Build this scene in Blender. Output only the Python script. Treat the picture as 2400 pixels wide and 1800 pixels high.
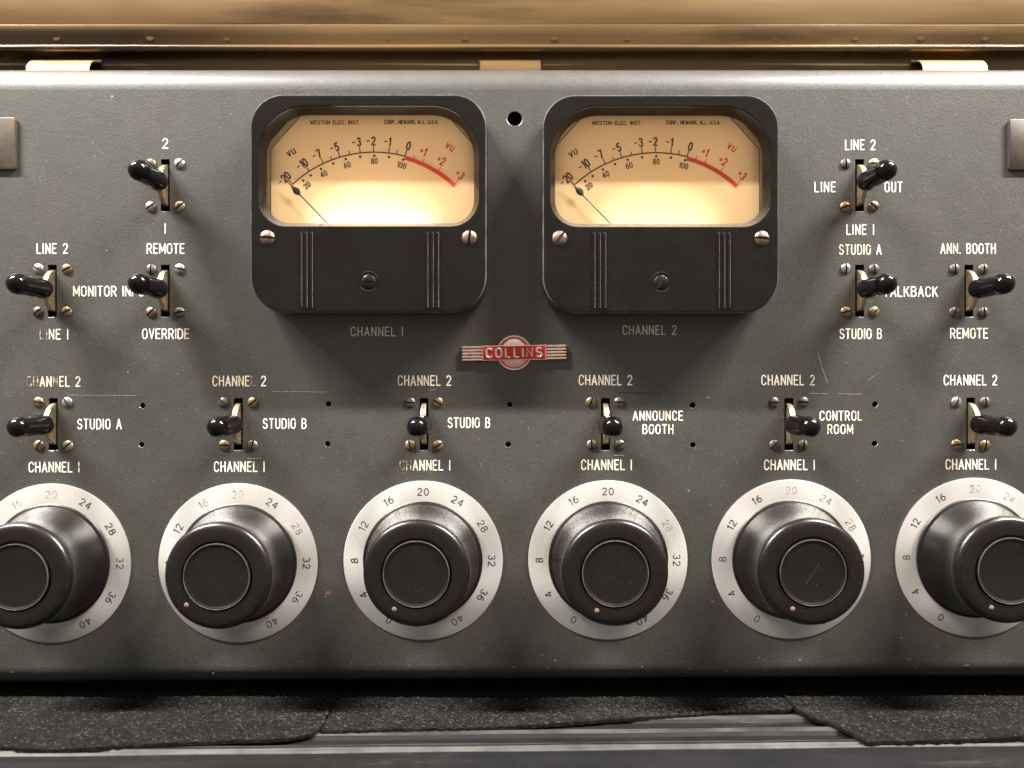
import bpy, bmesh, math, random
from mathutils import Vector, Matrix
R = math.radians
K = 0.0002            # one photo pixel (2400 wide) at the panel plane = 0.2 mm
D = 1900.0            # camera distance in those pixels
scene = bpy.context.scene
for o in list(bpy.data.objects): bpy.data.objects.remove(o)
random.seed(7)

# ------------------------------------------------------------------ camera, world, lamps, exposure
cd = bpy.data.cameras.new('camera'); cam = bpy.data.objects.new('camera', cd)
scene.collection.objects.link(cam)
cam.location = (0, -D*K, 0); cam.rotation_euler = (R(90), 0, 0)
cd.sensor_width = 36; cd.lens = 36*D/2400.0
cd.clip_start = 0.01; cd.clip_end = 50
cd.dof.use_dof = True; cd.dof.focus_distance = (D-45)*K; cd.dof.aperture_fstop = 5
scene.camera = cam

world = bpy.data.worlds.new('World'); scene.world = world; world.use_nodes = True
nt = world.node_tree; nt.nodes.clear()
wo = nt.nodes.new('ShaderNodeOutputWorld'); bg = nt.nodes.new('ShaderNodeBackground')
tc = nt.nodes.new('ShaderNodeTexCoord'); sx = nt.nodes.new('ShaderNodeSeparateXYZ')
cr = nt.nodes.new('ShaderNodeValToRGB'); mr = nt.nodes.new('ShaderNodeMapRange')
mr.inputs[1].default_value = -1; mr.inputs[2].default_value = 1
nt.links.new(tc.outputs['Generated'], sx.inputs[0]); nt.links.new(sx.outputs[2], mr.inputs[0])
nt.links.new(mr.outputs[0], cr.inputs[0]); nt.links.new(cr.outputs[0], bg.inputs[0]); nt.links.new(bg.outputs[0], wo.inputs[0])
e = cr.color_ramp.elements
e[0].position = 0.0; e[0].color = (0.10, 0.085, 0.07, 1)
e[1].position = 1.0; e[1].color = (0.62, 0.57, 0.50, 1)
e2 = e.new(0.55); e2.color = (0.27, 0.235, 0.20, 1)
e3 = e.new(0.78); e3.color = (0.55, 0.50, 0.44, 1)
bg.inputs[1].default_value = 1.15

def lamp(name, pos, energy, size, col):
    l = bpy.data.lights.new(name, 'AREA'); l.shape = 'RECTANGLE'; l.size = size; l.size_y = 0.05; l.energy = energy; l.color = col
    o = bpy.data.objects.new(name, l); scene.collection.objects.link(o)
    z = Vector(pos).normalized(); x = (Vector((1, 0, 0))-z*z.x).normalized(); y = z.cross(x)      # tube lies along the room's x axis
    x = Vector((1, 0, 0)); z = Vector((0, pos[1], pos[2])).normalized(); y = z.cross(x)
    o.location = pos; o.rotation_euler = Matrix((x, y, z)).transposed().to_euler()
    return o
lamp('ceiling_lamp', (-1.40, -0.56, 1.58), 215, 1.25, (1.0, 0.93, 0.86))
lamp('ceiling_lamp', (1.40, -0.56, 1.58), 215, 1.25, (1.0, 0.92, 0.85))
scene.view_settings.view_transform = 'Standard'; scene.view_settings.look = 'None'
scene.view_settings.exposure = 0.15; scene.view_settings.gamma = 1.0; scene.view_settings.use_curve_mapping = False
scene.cycles.max_bounces = 8; scene.cycles.transparent_max_bounces = 12
scene.cycles.sample_clamp_indirect = 4
scene.cycles.use_denoising = True

# ------------------------------------------------------------------ coordinates
def W(x, y, h): return (x*K, -h*K, y*K)
def U(px, py, h=0.0):
    """photo pixel + height above the panel -> real x, y (pixels, y up)"""
    f = (D-h)/D
    return ((px-1200)*f, (900-py)*f)
S = 2400/2212.0       # overview pixels -> photo pixels

# ------------------------------------------------------------------ materials
def new_mat(name):
    m = bpy.data.materials.new(name); m.use_nodes = True
    n = m.node_tree; n.nodes.clear()
    out = n.nodes.new('ShaderNodeOutputMaterial'); b = n.nodes.new('ShaderNodeBsdfPrincipled')
    n.links.new(b.outputs[0], out.inputs[0]); return m, n, b
def node(n, t, **kw):
    q = n.nodes.new(t)
    for k, v in kw.items(): setattr(q, k, v)
    return q
def noise(n, scale, detail=3, rough=0.55, vec=None, stretch=None):
    t = node(n, 'ShaderNodeTexCoord'); q = node(n, 'ShaderNodeTexNoise')
    oi = node(n, 'ShaderNodeObjectInfo'); ad = node(n, 'ShaderNodeVectorMath', operation='ADD')
    n.links.new(t.outputs['Object'], ad.inputs[0]); n.links.new(oi.outputs['Random'], ad.inputs[1])
    q.inputs['Scale'].default_value = scale; q.inputs['Detail'].default_value = detail; q.inputs['Roughness'].default_value = rough
    src = ad.outputs[0]
    if stretch:
        mp = node(n, 'ShaderNodeMapping'); mp.inputs['Scale'].default_value = stretch
        n.links.new(src, mp.inputs[0]); src = mp.outputs[0]
    n.links.new(src, q.inputs['Vector']); return q.outputs['Fac']
def ramp(n, fac, stops):
    q = node(n, 'ShaderNodeValToRGB'); el = q.color_ramp.elements
    while len(el) < len(stops): el.new(0.5)
    for i, (p, c) in enumerate(stops):
        el[i].position = p; el[i].color = (c, c, c, 1) if not isinstance(c, tuple) else c+(1,)
    n.links.new(fac, q.inputs[0]); return q.outputs[0]
def mix(n, fac, a, b, mode='MIX'):
    q = node(n, 'ShaderNodeMix', data_type='RGBA', blend_type=mode)
    for sock, v in ((q.inputs[0], fac), (q.inputs[6], a), (q.inputs[7], b)):
        if isinstance(v, (int, float)): sock.default_value = v
        elif isinstance(v, tuple): sock.default_value = v+(1,)
        else: n.links.new(v, sock)
    return q.outputs[2]
def bump(n, b, h, dist, strength=1.0):
    q = node(n, 'ShaderNodeBump'); q.inputs['Distance'].default_value = dist; q.inputs['Strength'].default_value = strength
    n.links.new(h, q.inputs['Height']); n.links.new(q.outputs[0], b.inputs['Normal']); return q
def simple(name, col, rough=0.5, metal=0.0, spec=0.5, var=0.15, scale=300, bumpd=0.0, bscale=2000, rvar=0.1):
    m, n, b = new_mat(name)
    f = noise(n, scale, 4)
    c = ramp(n, f, [(0.3, tuple(max(0, v*(1-var)) for v in col)), (0.7, tuple(v*(1+var) for v in col))])
    n.links.new(c, b.inputs['Base Color'])
    n.links.new(ramp(n, noise(n, scale*.4, 3), [(0.3, max(0, rough-rvar)), (0.7, min(1, rough+rvar))]), b.inputs['Roughness'])
    b.inputs['Metallic'].default_value = metal; b.inputs['Specular IOR Level'].default_value = spec
    if bumpd: bump(n, b, noise(n, bscale, 2), bumpd)
    return m
MAT = {}
def panel_material():
    m, n, b = new_mat('grey_paint')
    big = noise(n, 9, 4, 0.6); fine = noise(n, 1500, 2, 0.6); mid = noise(n, 120, 5, 0.65)
    c = ramp(n, big, [(0.3, (0.033, 0.0345, 0.030)), (0.7, (0.040, 0.040, 0.0345))])
    c = mix(n, ramp(n, noise(n, 16, 4, .6), [(0.4, 0.0), (0.65, 0.35)]), c, (0.045, 0.039, 0.034))
    c = mix(n, 1.0, c, ramp(n, mid, [(0.25, 0.90), (0.75, 1.09)]), 'MULTIPLY')
    c = mix(n, 1.0, c, ramp(n, fine, [(0.3, 0.82), (0.7, 1.2)]), 'MULTIPLY')
    # pale specks: dust, and the paint's sparkle put into the colour
    t = node(n, 'ShaderNodeTexCoord'); v = node(n, 'ShaderNodeTexVoronoi'); v.inputs['Scale'].default_value = 240
    n.links.new(t.outputs['Object'], v.inputs['Vector'])
    sp = ramp(n, v.outputs['Distance'], [(0.05, 1.0), (0.10, 0.0)])
    keep = ramp(n, v.outputs['Color'], [(0.62, 0.0), (0.78, 0.30)])
    c = mix(n, mix(n, 1.0, sp, keep, 'MULTIPLY'), c, (0.30, 0.29, 0.26))
    v2 = node(n, 'ShaderNodeTexVoronoi'); v2.inputs['Scale'].default_value = 560
    n.links.new(t.outputs['Object'], v2.inputs['Vector'])
    c = mix(n, mix(n, 1.0, ramp(n, v2.outputs['Distance'], [(0.10, 1.0), (0.18, 0.0)]), ramp(n, v2.outputs['Color'], [(0.64, 0.0), (0.84, 0.32)]), 'MULTIPLY'), c, (0.24, 0.23, 0.20))
    n.links.new(c, b.inputs['Base Color'])
    n.links.new(ramp(n, mid, [(0.3, 0.48), (0.7, 0.54)]), b.inputs['Roughness'])
    b.inputs['Specular IOR Level'].default_value = 0.65
    b.inputs['Coat Weight'].default_value = 0.55; b.inputs['Coat Roughness'].default_value = 0.26
    h = mix(n, 0.25, ramp(n, noise(n, 1500, 3, 0.6), [(0.2, 0.0), (0.8, 1.0)]), ramp(n, noise(n, 600, 2), [(0.2, 0.0), (0.8, 1.0)]))
    bump(n, b, h, 0.00011, 0.85)
    return m
MAT['panel'] = panel_material()
def legend(name, col, worn, edge):
    m, n, b = new_mat(name)
    f = noise(n, 700, 4, 0.7)
    n.links.new(mix(n, ramp(n, f, [(edge, 1.0), (edge+0.08, 0.0)]), col, worn), b.inputs['Base Color'])
    b.inputs['Roughness'].default_value = 0.55
    return m
MAT['legend'] = legend('white_legend', (0.80, 0.77, 0.70), (0.32, 0.28, 0.22), 0.33)
MAT['legend_cream'] = legend('cream_legend', (0.74, 0.66, 0.52), (0.26, 0.21, 0.145), 0.38)
MAT['legend_worn'] = legend('worn_legend', (0.50, 0.40, 0.28), (0.085, 0.078, 0.066), 0.49)
MAT['chip'] = simple('primer_chip', (0.22, 0.11, 0.075), 0.7, var=0.3, scale=900)
MAT['scratch'] = simple('pale_scratch', (0.28, 0.27, 0.24), 0.6, var=0.3, scale=900)
MAT['dark_scratch'] = simple('dark_scratch', (0.02, 0.02, 0.018), 0.6)
MAT['bare'] = simple('bare_metal_edge', (0.80, 0.74, 0.68), 0.35, 0.8)
MAT['black_inside'] = simple('dark_interior', (0.012, 0.011, 0.0045), 0.7)
def bakelite(name, col, rough, dust, settle=0.1):
    m, n, b = new_mat(name)
    t = node(n, 'ShaderNodeTexCoord'); v = node(n, 'ShaderNodeTexVoronoi'); v.inputs['Scale'].default_value = 750
    oi = node(n, 'ShaderNodeObjectInfo'); ad = node(n, 'ShaderNodeVectorMath', operation='ADD')
    n.links.new(t.outputs['Object'], ad.inputs[0]); n.links.new(oi.outputs['Random'], ad.inputs[1]); n.links.new(ad.outputs[0], v.inputs['Vector'])
    sp = ramp(n, v.outputs['Distance'], [(0.10, 1.0), (0.25, 0.0)])
    keep = ramp(n, v.outputs['Color'], [(0.50, 0.0), (0.72, dust)])
    c = ramp(n, noise(n, 60, 5, .65), [(0.3, tuple(v_*.75 for v_ in col)), (0.7, tuple(v_*1.3 for v_ in col))])
    c = mix(n, mix(n, 1.0, sp, keep, 'MULTIPLY'), c, (0.30, 0.27, 0.23))
    ge = node(n, 'ShaderNodeNewGeometry'); sz = node(n, 'ShaderNodeSeparateXYZ'); n.links.new(ge.outputs['Normal'], sz.inputs[0])
    up = mix(n, 1.0, ramp(n, sz.outputs[2], [(0.35, 0.0), (0.95, settle)]), ramp(n, noise(n, 700, 4, .7), [(0.35, 0.3), (0.65, 1.0)]), 'MULTIPLY')
    c = mix(n, up, c, (0.20, 0.185, 0.165))       # dust settles on what faces upward
    n.links.new(c, b.inputs['Base Color'])
    n.links.new(ramp(n, noise(n, 90, 5, .7), [(0.3, rough-.03), (0.7, rough+.05)]), b.inputs['Roughness'])
    b.inputs['Specular IOR Level'].default_value = 0.5
    bump(n, b, noise(n, 900, 3), 0.000025, 0.5)
    return m
MAT['meter_black'] = bakelite('black_bakelite', (0.005, 0.0046, 0.0042), 0.15, 0.09, 0.45)
MAT['knob_black'] = bakelite('knob_bakelite', (0.005, 0.0044, 0.0038), 0.29, 0.08, 0.025)
MAT['glint_and_wear'] = simple('bakelite_glint_and_wear', (0.075, 0.070, 0.064), 0.30, var=0.5, scale=160)  # edge highlights put into a paler colour; also used for a cap scratch
MAT['grip_black'] = simple('glossy_black_grip', (0.0025, 0.0025, 0.003), 0.13, spec=0.30, var=0.3, scale=200, rvar=0.04)
MAT['lever'] = simple('bronze_lever', (0.50, 0.385, 0.25), 0.36, 0.85, var=0.3, scale=500)
MAT['brass_screw'] = simple('brass_screw', (0.30, 0.225, 0.13), 0.42, 0.9, var=0.35, scale=700)
MAT['steel_screw'] = simple('nickel_screw', (0.40, 0.36, 0.30), 0.42, 0.9, var=0.3, scale=700)
MAT['dark_screw'] = simple('tarnished_screw', (0.16, 0.14, 0.115), 0.46, 0.85, var=0.4, scale=700)
MAT['copper_screw'] = simple('coppery_screw', (0.28, 0.20, 0.155), 0.38, 0.9, var=0.35, scale=700)
MAT['black_screw'] = simple('black_adjuster', (0.005, 0.005, 0.005), 0.28, spec=.35)
def aluminium():
    m, n, b = new_mat('spun_aluminium')
    t = node(n, 'ShaderNodeTexCoord'); s = node(n, 'ShaderNodeSeparateXYZ'); n.links.new(t.outputs['Object'], s.inputs[0])
    ln = node(n, 'ShaderNodeVectorMath', operation='LENGTH'); n.links.new(t.outputs['Object'], ln.inputs[0])
    q = node(n, 'ShaderNodeTexNoise', noise_dimensions='1D'); q.inputs['Scale'].default_value = 2600; q.inputs['Detail'].default_value = 2
    n.links.new(ln.outputs['Value'], q.inputs['W'])
    c = ramp(n, noise(n, 45, 4), [(0.3, (0.62, 0.605, 0.585)), (0.7, (0.72, 0.705, 0.685))])
    c = mix(n, 1.0, c, ramp(n, q.outputs['Fac'], [(0.3, 0.90), (0.7, 1.05)]), 'MULTIPLY')
    dirt = ramp(n, noise(n, 260, 5, .7), [(0.66, 0.0), (0.76, 0.7)])
    c = mix(n, dirt, c, (0.36, 0.27, 0.21))
    n.links.new(c, b.inputs['Base Color'])
    tg = node(n, 'ShaderNodeTangent', direction_type='RADIAL', axis='Y'); n.links.new(tg.outputs[0], b.inputs['Tangent']); b.inputs['Anisotropic'].default_value = 0.75
    b.inputs['Metallic'].default_value = 0.72; b.inputs['Roughness'].default_value = 0.40
    bump(n, b, q.outputs['Fac'], 0.00006, 0.6)
    return m
MAT['alu'] = aluminium()
MAT['engrave'] = legend('engraved_numeral', (0.012, 0.011, 0.010), (0.10, 0.09, 0.085), 0.30)
MAT['engrave_faded'] = legend('faded_numeral', (0.07, 0.066, 0.062), (0.38, 0.36, 0.34), 0.46)
MAT['pointer'] = simple('pink_pointer_paint', (0.20, 0.115, 0.095), 0.5, var=0.3, scale=900)
def dial_paper():
    m, n, b = new_mat('aged_dial_paper')
    c = ramp(n, noise(n, 22, 4, .5), [(0.3, (0.80, 0.56, 0.31)), (0.7, (0.86, 0.63, 0.37))])
    c = mix(n, ramp(n, noise(n, 500, 2), [(0.74, 0.0), (0.80, 0.35)]), c, (0.80, 0.68, 0.5))
    n.links.new(c, b.inputs['Base Color']); b.inputs['Roughness'].default_value = 0.55
    tl = node(n, 'ShaderNodeBsdfTranslucent'); n.links.new(c, tl.inputs[0]); mx = node(n, 'ShaderNodeMixShader'); mx.inputs[0].default_value = 0.22
    out = [q for q in n.nodes if q.type == 'OUTPUT_MATERIAL'][0]
    n.links.new(b.outputs[0], mx.inputs[1]); n.links.new(tl.outputs[0], mx.inputs[2]); n.links.new(mx.outputs[0], out.inputs[0])
    return m
MAT['paper'] = dial_paper()
MAT['cream'] = simple('cream_backing', (0.78, 0.72, 0.56), 0.6)
MAT['dial_ink'] = simple('dial_ink', (0.055, 0.034, 0.022), 0.6, var=0.3, scale=800)
MAT['dial_red'] = simple('dial_red', (0.72, 0.085, 0.045), 0.55, var=0.15, scale=600)
q_ = MAT['dial_red'].node_tree; b_ = [k for k in q_.nodes if k.type == 'BSDF_PRINCIPLED'][0]; o_ = [k for k in q_.nodes if k.type == 'OUTPUT_MATERIAL'][0]
t_ = q_.nodes.new('ShaderNodeBsdfTranslucent'); t_.inputs[0].default_value = (0.9, 0.14, 0.07, 1); m_ = q_.nodes.new('ShaderNodeMixShader'); m_.inputs[0].default_value = 0.45
q_.links.new(b_.outputs[0], m_.inputs[1]); q_.links.new(t_.outputs[0], m_.inputs[2]); q_.links.new(m_.outputs[0], o_.inputs[0])
MAT['needle'] = simple('needle_black', (0.012, 0.010, 0.009), 0.5)
def glass():
    m = bpy.data.materials.new('meter_glass'); m.use_nodes = True; n = m.node_tree; n.nodes.clear()
    out = n.nodes.new('ShaderNodeOutputMaterial'); mx = n.nodes.new('ShaderNodeMixShader')
    tr = n.nodes.new('ShaderNodeBsdfTransparent'); gl = n.nodes.new('ShaderNodeBsdfGlossy')
    tr.inputs[0].default_value = (0.97, 0.965, 0.94, 1)
    f = noise(n, 40, 4); n.links.new(ramp(n, f, [(0.3, 0.02), (0.7, 0.06)]), gl.inputs['Roughness'])
    ge = n.nodes.new('ShaderNodeNewGeometry'); dt = n.nodes.new('ShaderNodeVectorMath'); dt.operation = 'DOT_PRODUCT'
    n.links.new(ge.outputs['Incoming'], dt.inputs[0]); n.links.new(ge.outputs['Normal'], dt.inputs[1])
    def mth(op, x, y=None):
        q = n.nodes.new('ShaderNodeMath'); q.operation = op
        for i, v in enumerate((x, y)):
            if v is None: continue
            if isinstance(v, (int, float)): q.inputs[i].default_value = v
            else: n.links.new(v, q.inputs[i])
        return q.outputs[0]
    sch = mth('MULTIPLY_ADD', mth('POWER', mth('SUBTRACT', 1.0, mth('ABSOLUTE', dt.outputs['Value'])), 5.0), 0.9)
    sch.node.inputs[2].default_value = 0.04          # thin-pane reflectance, the same from both sides
    n.links.new(sch, mx.inputs[0]); n.links.new(tr.outputs[0], mx.inputs[1]); n.links.new(gl.outputs[0], mx.inputs[2])
    n.links.new(mx.outputs[0], out.inputs[0]); return m
MAT['glass'] = glass()
MAT['chrome'] = simple('rosy_chrome', (0.95, 0.74, 0.65), 0.17, 0.72, var=0.08, rvar=0.06)
MAT['badge_red'] = simple('red_enamel', (0.62, 0.030, 0.018), 0.25, var=0.2, scale=500)
MAT['badge_dark'] = simple('dark_recess', (0.045, 0.018, 0.014), 0.5)
def plate_brass():
    m, n, b = new_mat('worn_brass_plate')
    c = mix(n, ramp(n, noise(n, 80, 4, .6), [(0.48, 0.0), (0.62, 1.0)]), (0.058, 0.053, 0.047), (0.095, 0.070, 0.044))
    n.links.new(c, b.inputs['Base Color']); b.inputs['Metallic'].default_value = 0.45; b.inputs['Roughness'].default_value = 0.42
    bump(n, b, noise(n, 500, 3), 0.00005, 0.4)
    return m
MAT['plate'] = plate_brass()
def gold():
    m, n, b = new_mat('gold_lacquered_metal')
    st = noise(n, 6, 5, .6, stretch=(0.35, 1, 3.0))
    c = ramp(n, st, [(0.30, (0.080, 0.045, 0.017)), (0.5, (0.160, 0.098, 0.042)), (0.70, (0.225, 0.148, 0.070))])  # streaky reflections painted into the colour, here and on the next line
    c = mix(n, ramp(n, noise(n, 55, 5, .6, stretch=(0.12, 1, 1)), [(0.5, 0.0), (0.68, 0.75)]), c, (0.06, 0.034, 0.014))
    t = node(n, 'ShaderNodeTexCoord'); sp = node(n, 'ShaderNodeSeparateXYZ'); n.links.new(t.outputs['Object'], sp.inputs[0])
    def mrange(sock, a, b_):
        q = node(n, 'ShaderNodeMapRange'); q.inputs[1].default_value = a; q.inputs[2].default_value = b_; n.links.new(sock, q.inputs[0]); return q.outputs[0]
    dark_reflection = mix(n, 1.0, mrange(sp.outputs[0], -0.09, -0.19), mrange(sp.outputs[2], 0.0398, 0.0372), 'MULTIPLY')
    dark_reflection = mix(n, 1.0, dark_reflection, ramp(n, noise(n, 30, 5, .6, stretch=(0.35, 1, 2.2)), [(0.38, 0.0), (0.48, 0.95)]), 'MULTIPLY')
    c = mix(n, dark_reflection, c, (0.030, 0.016, 0.007))     # dark reflection painted into the colour at the left end
    n.links.new(c, b.inputs['Base Color'])
    b.inputs['Metallic'].default_value = 0.35
    n.links.new(ramp(n, noise(n, 30, 4, stretch=(0.3, 1, 1)), [(0.3, 0.20), (0.7, 0.36)]), b.inputs['Roughness'])
    bump(n, b, noise(n, 14, 3, stretch=(0.25, 1, 2)), 0.0012, 0.5)
    return m
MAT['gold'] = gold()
MAT['gold_bright'] = simple('bright_brass_tab', (0.50, 0.34, 0.155), 0.33, 0.6, var=0.15, scale=120)  # brighter brass for the two outer tabs
MAT['rivet'] = simple('dark_rivet', (0.060, 0.037, 0.017), 0.75, 0.0, spec=0.15)  # rivets darker than the strip
MAT['gold_slot_shade'] = simple('slot_shade', (0.035, 0.020, 0.0045), 0.6)
def feltm():
    m, n, b = new_mat('charcoal_felt')
    c = ramp(n, noise(n, 1300, 3, .7, stretch=(0.45, 1, 1)), [(0.35, (0.002, 0.002, 0.002)), (0.62, (0.009, 0.0088, 0.0086)), (0.80, (0.05, 0.048, 0.046))])
    c = mix(n, 1.0, c, ramp(n, noise(n, 110, 4, .6), [(0.3, 0.55), (0.7, 1.6)]), 'MULTIPLY')
    n.links.new(c, b.inputs['Base Color']); b.inputs['Roughness'].default_value = 1.0; b.inputs['Specular IOR Level'].default_value = 0.1
    bump(n, b, noise(n, 1000, 4, .7, stretch=(0.5, 1, 1)), 0.0012, 1.0)
    return m
MAT['felt'] = feltm()
MAT['fibre'] = simple('grey_wool_fibre', (0.030, 0.029, 0.028), 0.9, spec=0.1, var=0.95, scale=1500)
MAT['fibre_pale'] = simple('pale_wool_fibre', (0.10, 0.097, 0.094), 0.9, spec=0.1, var=0.6, scale=1500)
def plastic():
    m, n, b = new_mat('scuffed_black_plastic')
    c = ramp(n, noise(n, 40, 6, .65, stretch=(0.5, 1, 1)), [(0.3, (0.004, 0.0042, 0.0047)), (0.7, (0.009, 0.0092, 0.0098))])
    sc = ramp(n, noise(n, 90, 6, .75, stretch=(0.16, 1, 1)), [(0.60, 0.0), (0.78, 0.25)])
    c = mix(n, sc, c, (0.14, 0.13, 0.12))
    b.inputs['Specular IOR Level'].default_value = 0.15
    n.links.new(c, b.inputs['Base Color'])
    n.links.new(ramp(n, noise(n, 60, 5, .7), [(0.3, 0.5), (0.7, 0.72)]), b.inputs['Roughness'])
    bump(n, b, noise(n, 300, 4), 0.00012, 0.5)
    return m
MAT['plastic'] = plastic()
MAT['ridge_highlight'] = simple('ridge_highlight_plastic', (0.034, 0.033, 0.032), 0.55, var=0.6, scale=60)
MAT['rubber'] = simple('rubber_foot', (0.02, 0.02, 0.02), 0.8)

# ------------------------------------------------------------------ mesh builder
class MB:
    def __init__(s): s.v = []; s.f = []; s.m = []
    def vert(s, x, y, h): s.v.append(W(x, y, h)); return len(s.v)-1
    def face(s, ids, mi=0): s.f.append(tuple(ids)); s.m.append(mi)
    def loop_bridge(s, a, b, mi=0, closed=True):
        n = len(a)
        for i in range(n if closed else n-1):
            j = (i+1) % n
            s.face((a[i], a[j], b[j], b[i]), mi)
    def lathe(s, prof, cx=0, cy=0, seg=96, mi=0, mis=None):
        rings = []
        for (r, h) in prof:
            if r < 1e-6: rings.append([s.vert(cx, cy, h)])
            else: rings.append([s.vert(cx+r*math.cos(2*math.pi*i/seg), cy+r*math.sin(2*math.pi*i/seg), h) for i in range(seg)])
        for k in range(len(rings)-1):
            a, b = rings[k], rings[k+1]; q = mis[k] if mis else mi
            if len(a) == 1 and len(b) > 1:
                for i in range(seg): s.face((a[0], b[i], b[(i+1) % seg]), q)
            elif len(b) == 1:
                for i in range(seg): s.face((a[i], a[(i+1) % seg], b[0]), q)
            else: s.loop_bridge(a, b, q)
    def loft(s, loops, mi=0, cap_end=True, cap_start=False):
        """loops: list of lists of (x,y,h), same length"""
        ids = [[s.vert(*p) for p in l] for l in loops]
        for a, b in zip(ids, ids[1:]): s.loop_bridge(a, b, mi)
        if cap_end: s.face(ids[-1], mi)
        if cap_start: s.face(list(reversed(ids[0])), mi)
        return ids
    def sheet(s, rows, mi=0):
        ids = [[s.vert(*p) for p in r] for r in rows]
        for a, b in zip(ids, ids[1:]): s.loop_bridge(a, b, mi, closed=False)
    def tube(s, pts, r, seg=10, mi=0, hs=1.0):
        """round tube along 3-D points (x,y,h), ends closed; hs squashes h"""
        rings = []
        P = [Vector(p) for p in pts]
        for i, p in enumerate(P):
            t = (P[min(i+1, len(P)-1)]-P[max(i-1, 0)]).normalized()
            a = Vector((0, 0, 1)) if abs(t.z) < 0.9 else Vector((1, 0, 0))
            u = t.cross(a).normalized(); w = u.cross(t)
            rr = r[i] if isinstance(r, (list, tuple)) else r
            rings.append([tuple(p+u*rr*math.cos(2*math.pi*k/seg)+w*rr*hs*math.sin(2*math.pi*k/seg)) for k in range(seg)])
        s.loft(rings, mi, True, True)
    def box(s, x0, x1, y0, y1, h0, h1, mi=0, bev=0):
        l = lambda i, h: [(x0+i, y0+i, h), (x1-i, y0+i, h), (x1-i, y1-i, h), (x0+i, y1-i, h)]
        L = [l(0, h0), l(0, h1-bev)] + ([l(bev*.3, h1-bev*.3), l(bev, h1)] if bev else [])
        if not bev: L[1] = l(0, h1)
        s.loft(L, mi, True, True)
    # flat pen stroke with round ends
    zc = 0
    def stroke(s, pts, w, h, mi=0):
        segs = []; cur = [pts[0]]
        for i in range(1, len(pts)):
            cur.append(pts[i])
            if i < len(pts)-1:
                a = Vector(pts[i])-Vector(pts[i-1]); b = Vector(pts[i+1])-Vector(pts[i])
                if a.length > 1e-6 and b.length > 1e-6 and abs(a.angle_signed(b)) > R(35):
                    segs.append(cur); cur = [pts[i]]
        segs.append(cur)
        for sg in segs:
            sg = [Vector(p) for k, p in enumerate(sg) if k == 0 or (Vector(p)-Vector(sg[k-1])).length > 1e-5]
            MB.zc = (MB.zc+1) % 14; hh = h+MB.zc*0.035
            if len(sg) == 1:
                s.face([s.vert(sg[0].x+w/2*math.cos(k*math.pi/5), sg[0].y+w/2*math.sin(k*math.pi/5), hh) for k in range(10)], mi); continue
            L, Rr = [], []
            for i, p in enumerate(sg):
                t = (sg[min(i+1, len(sg)-1)]-sg[max(i-1, 0)]).normalized(); nrm = Vector((-t.y, t.x))
                L.append(p+nrm*w/2); Rr.append(p-nrm*w/2)
            li = [s.vert(p.x, p.y, hh) for p in L]; ri = [s.vert(p.x, p.y, hh) for p in Rr]
            for i in range(len(li)-1): s.face((ri[i], ri[i+1], li[i+1], li[i]), mi)
            for end in (0, 1):
                p = sg[-1] if end else sg[0]
                t = (sg[-1]-sg[-2]).normalized() if end else (sg[0]-sg[1]).normalized()
                a0 = math.atan2(t.y, t.x)
                arc = [s.vert(p.x+w/2*math.cos(a0+a), p.y+w/2*math.sin(a0+a), hh) for a in (-R(55), -R(20), R(20), R(55))]
                if end: s.face([ri[-1]]+arc+[li[-1]], mi)
                else: s.face([li[0]]+arc+[ri[0]], mi)
    def build(s, name, mats, parent=None, loc=None, smooth=35, fix=True):
        me = bpy.data.meshes.new(name); me.from_pydata(s.v, [], s.f)
        for m in (mats if isinstance(mats, (list, tuple)) else [mats]): me.materials.append(m)
        me.polygons.foreach_set('material_index', s.m)
        if fix:
            bm = bmesh.new(); bm.from_mesh(me); bmesh.ops.recalc_face_normals(bm, faces=bm.faces); bm.to_mesh(me); bm.free()
        if smooth:
            me.polygons.foreach_set('use_smooth', [True]*len(me.polygons)); me.set_sharp_from_angle(angle=R(smooth))
        me.update()
        o = bpy.data.objects.new(name, me); scene.collection.objects.link(o)
        if parent: o.parent = parent
        if loc is not None: o.location = W(*loc)
        return o
def thing(name, label, cat, loc=(0, 0, 0), group=None):
    o = bpy.data.objects.new(name, None); scene.collection.objects.link(o); o.empty_display_size = 0.02
    o.location = W(*loc); o['label'] = label; o['category'] = cat
    if group: o['group'] = group
    return o
def copy_tree(o, parent):
    c = o.copy(); scene.collection.objects.link(c); c.parent = parent
    for ch in list(o.children): copy_tree(ch, c)
    return c

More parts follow.
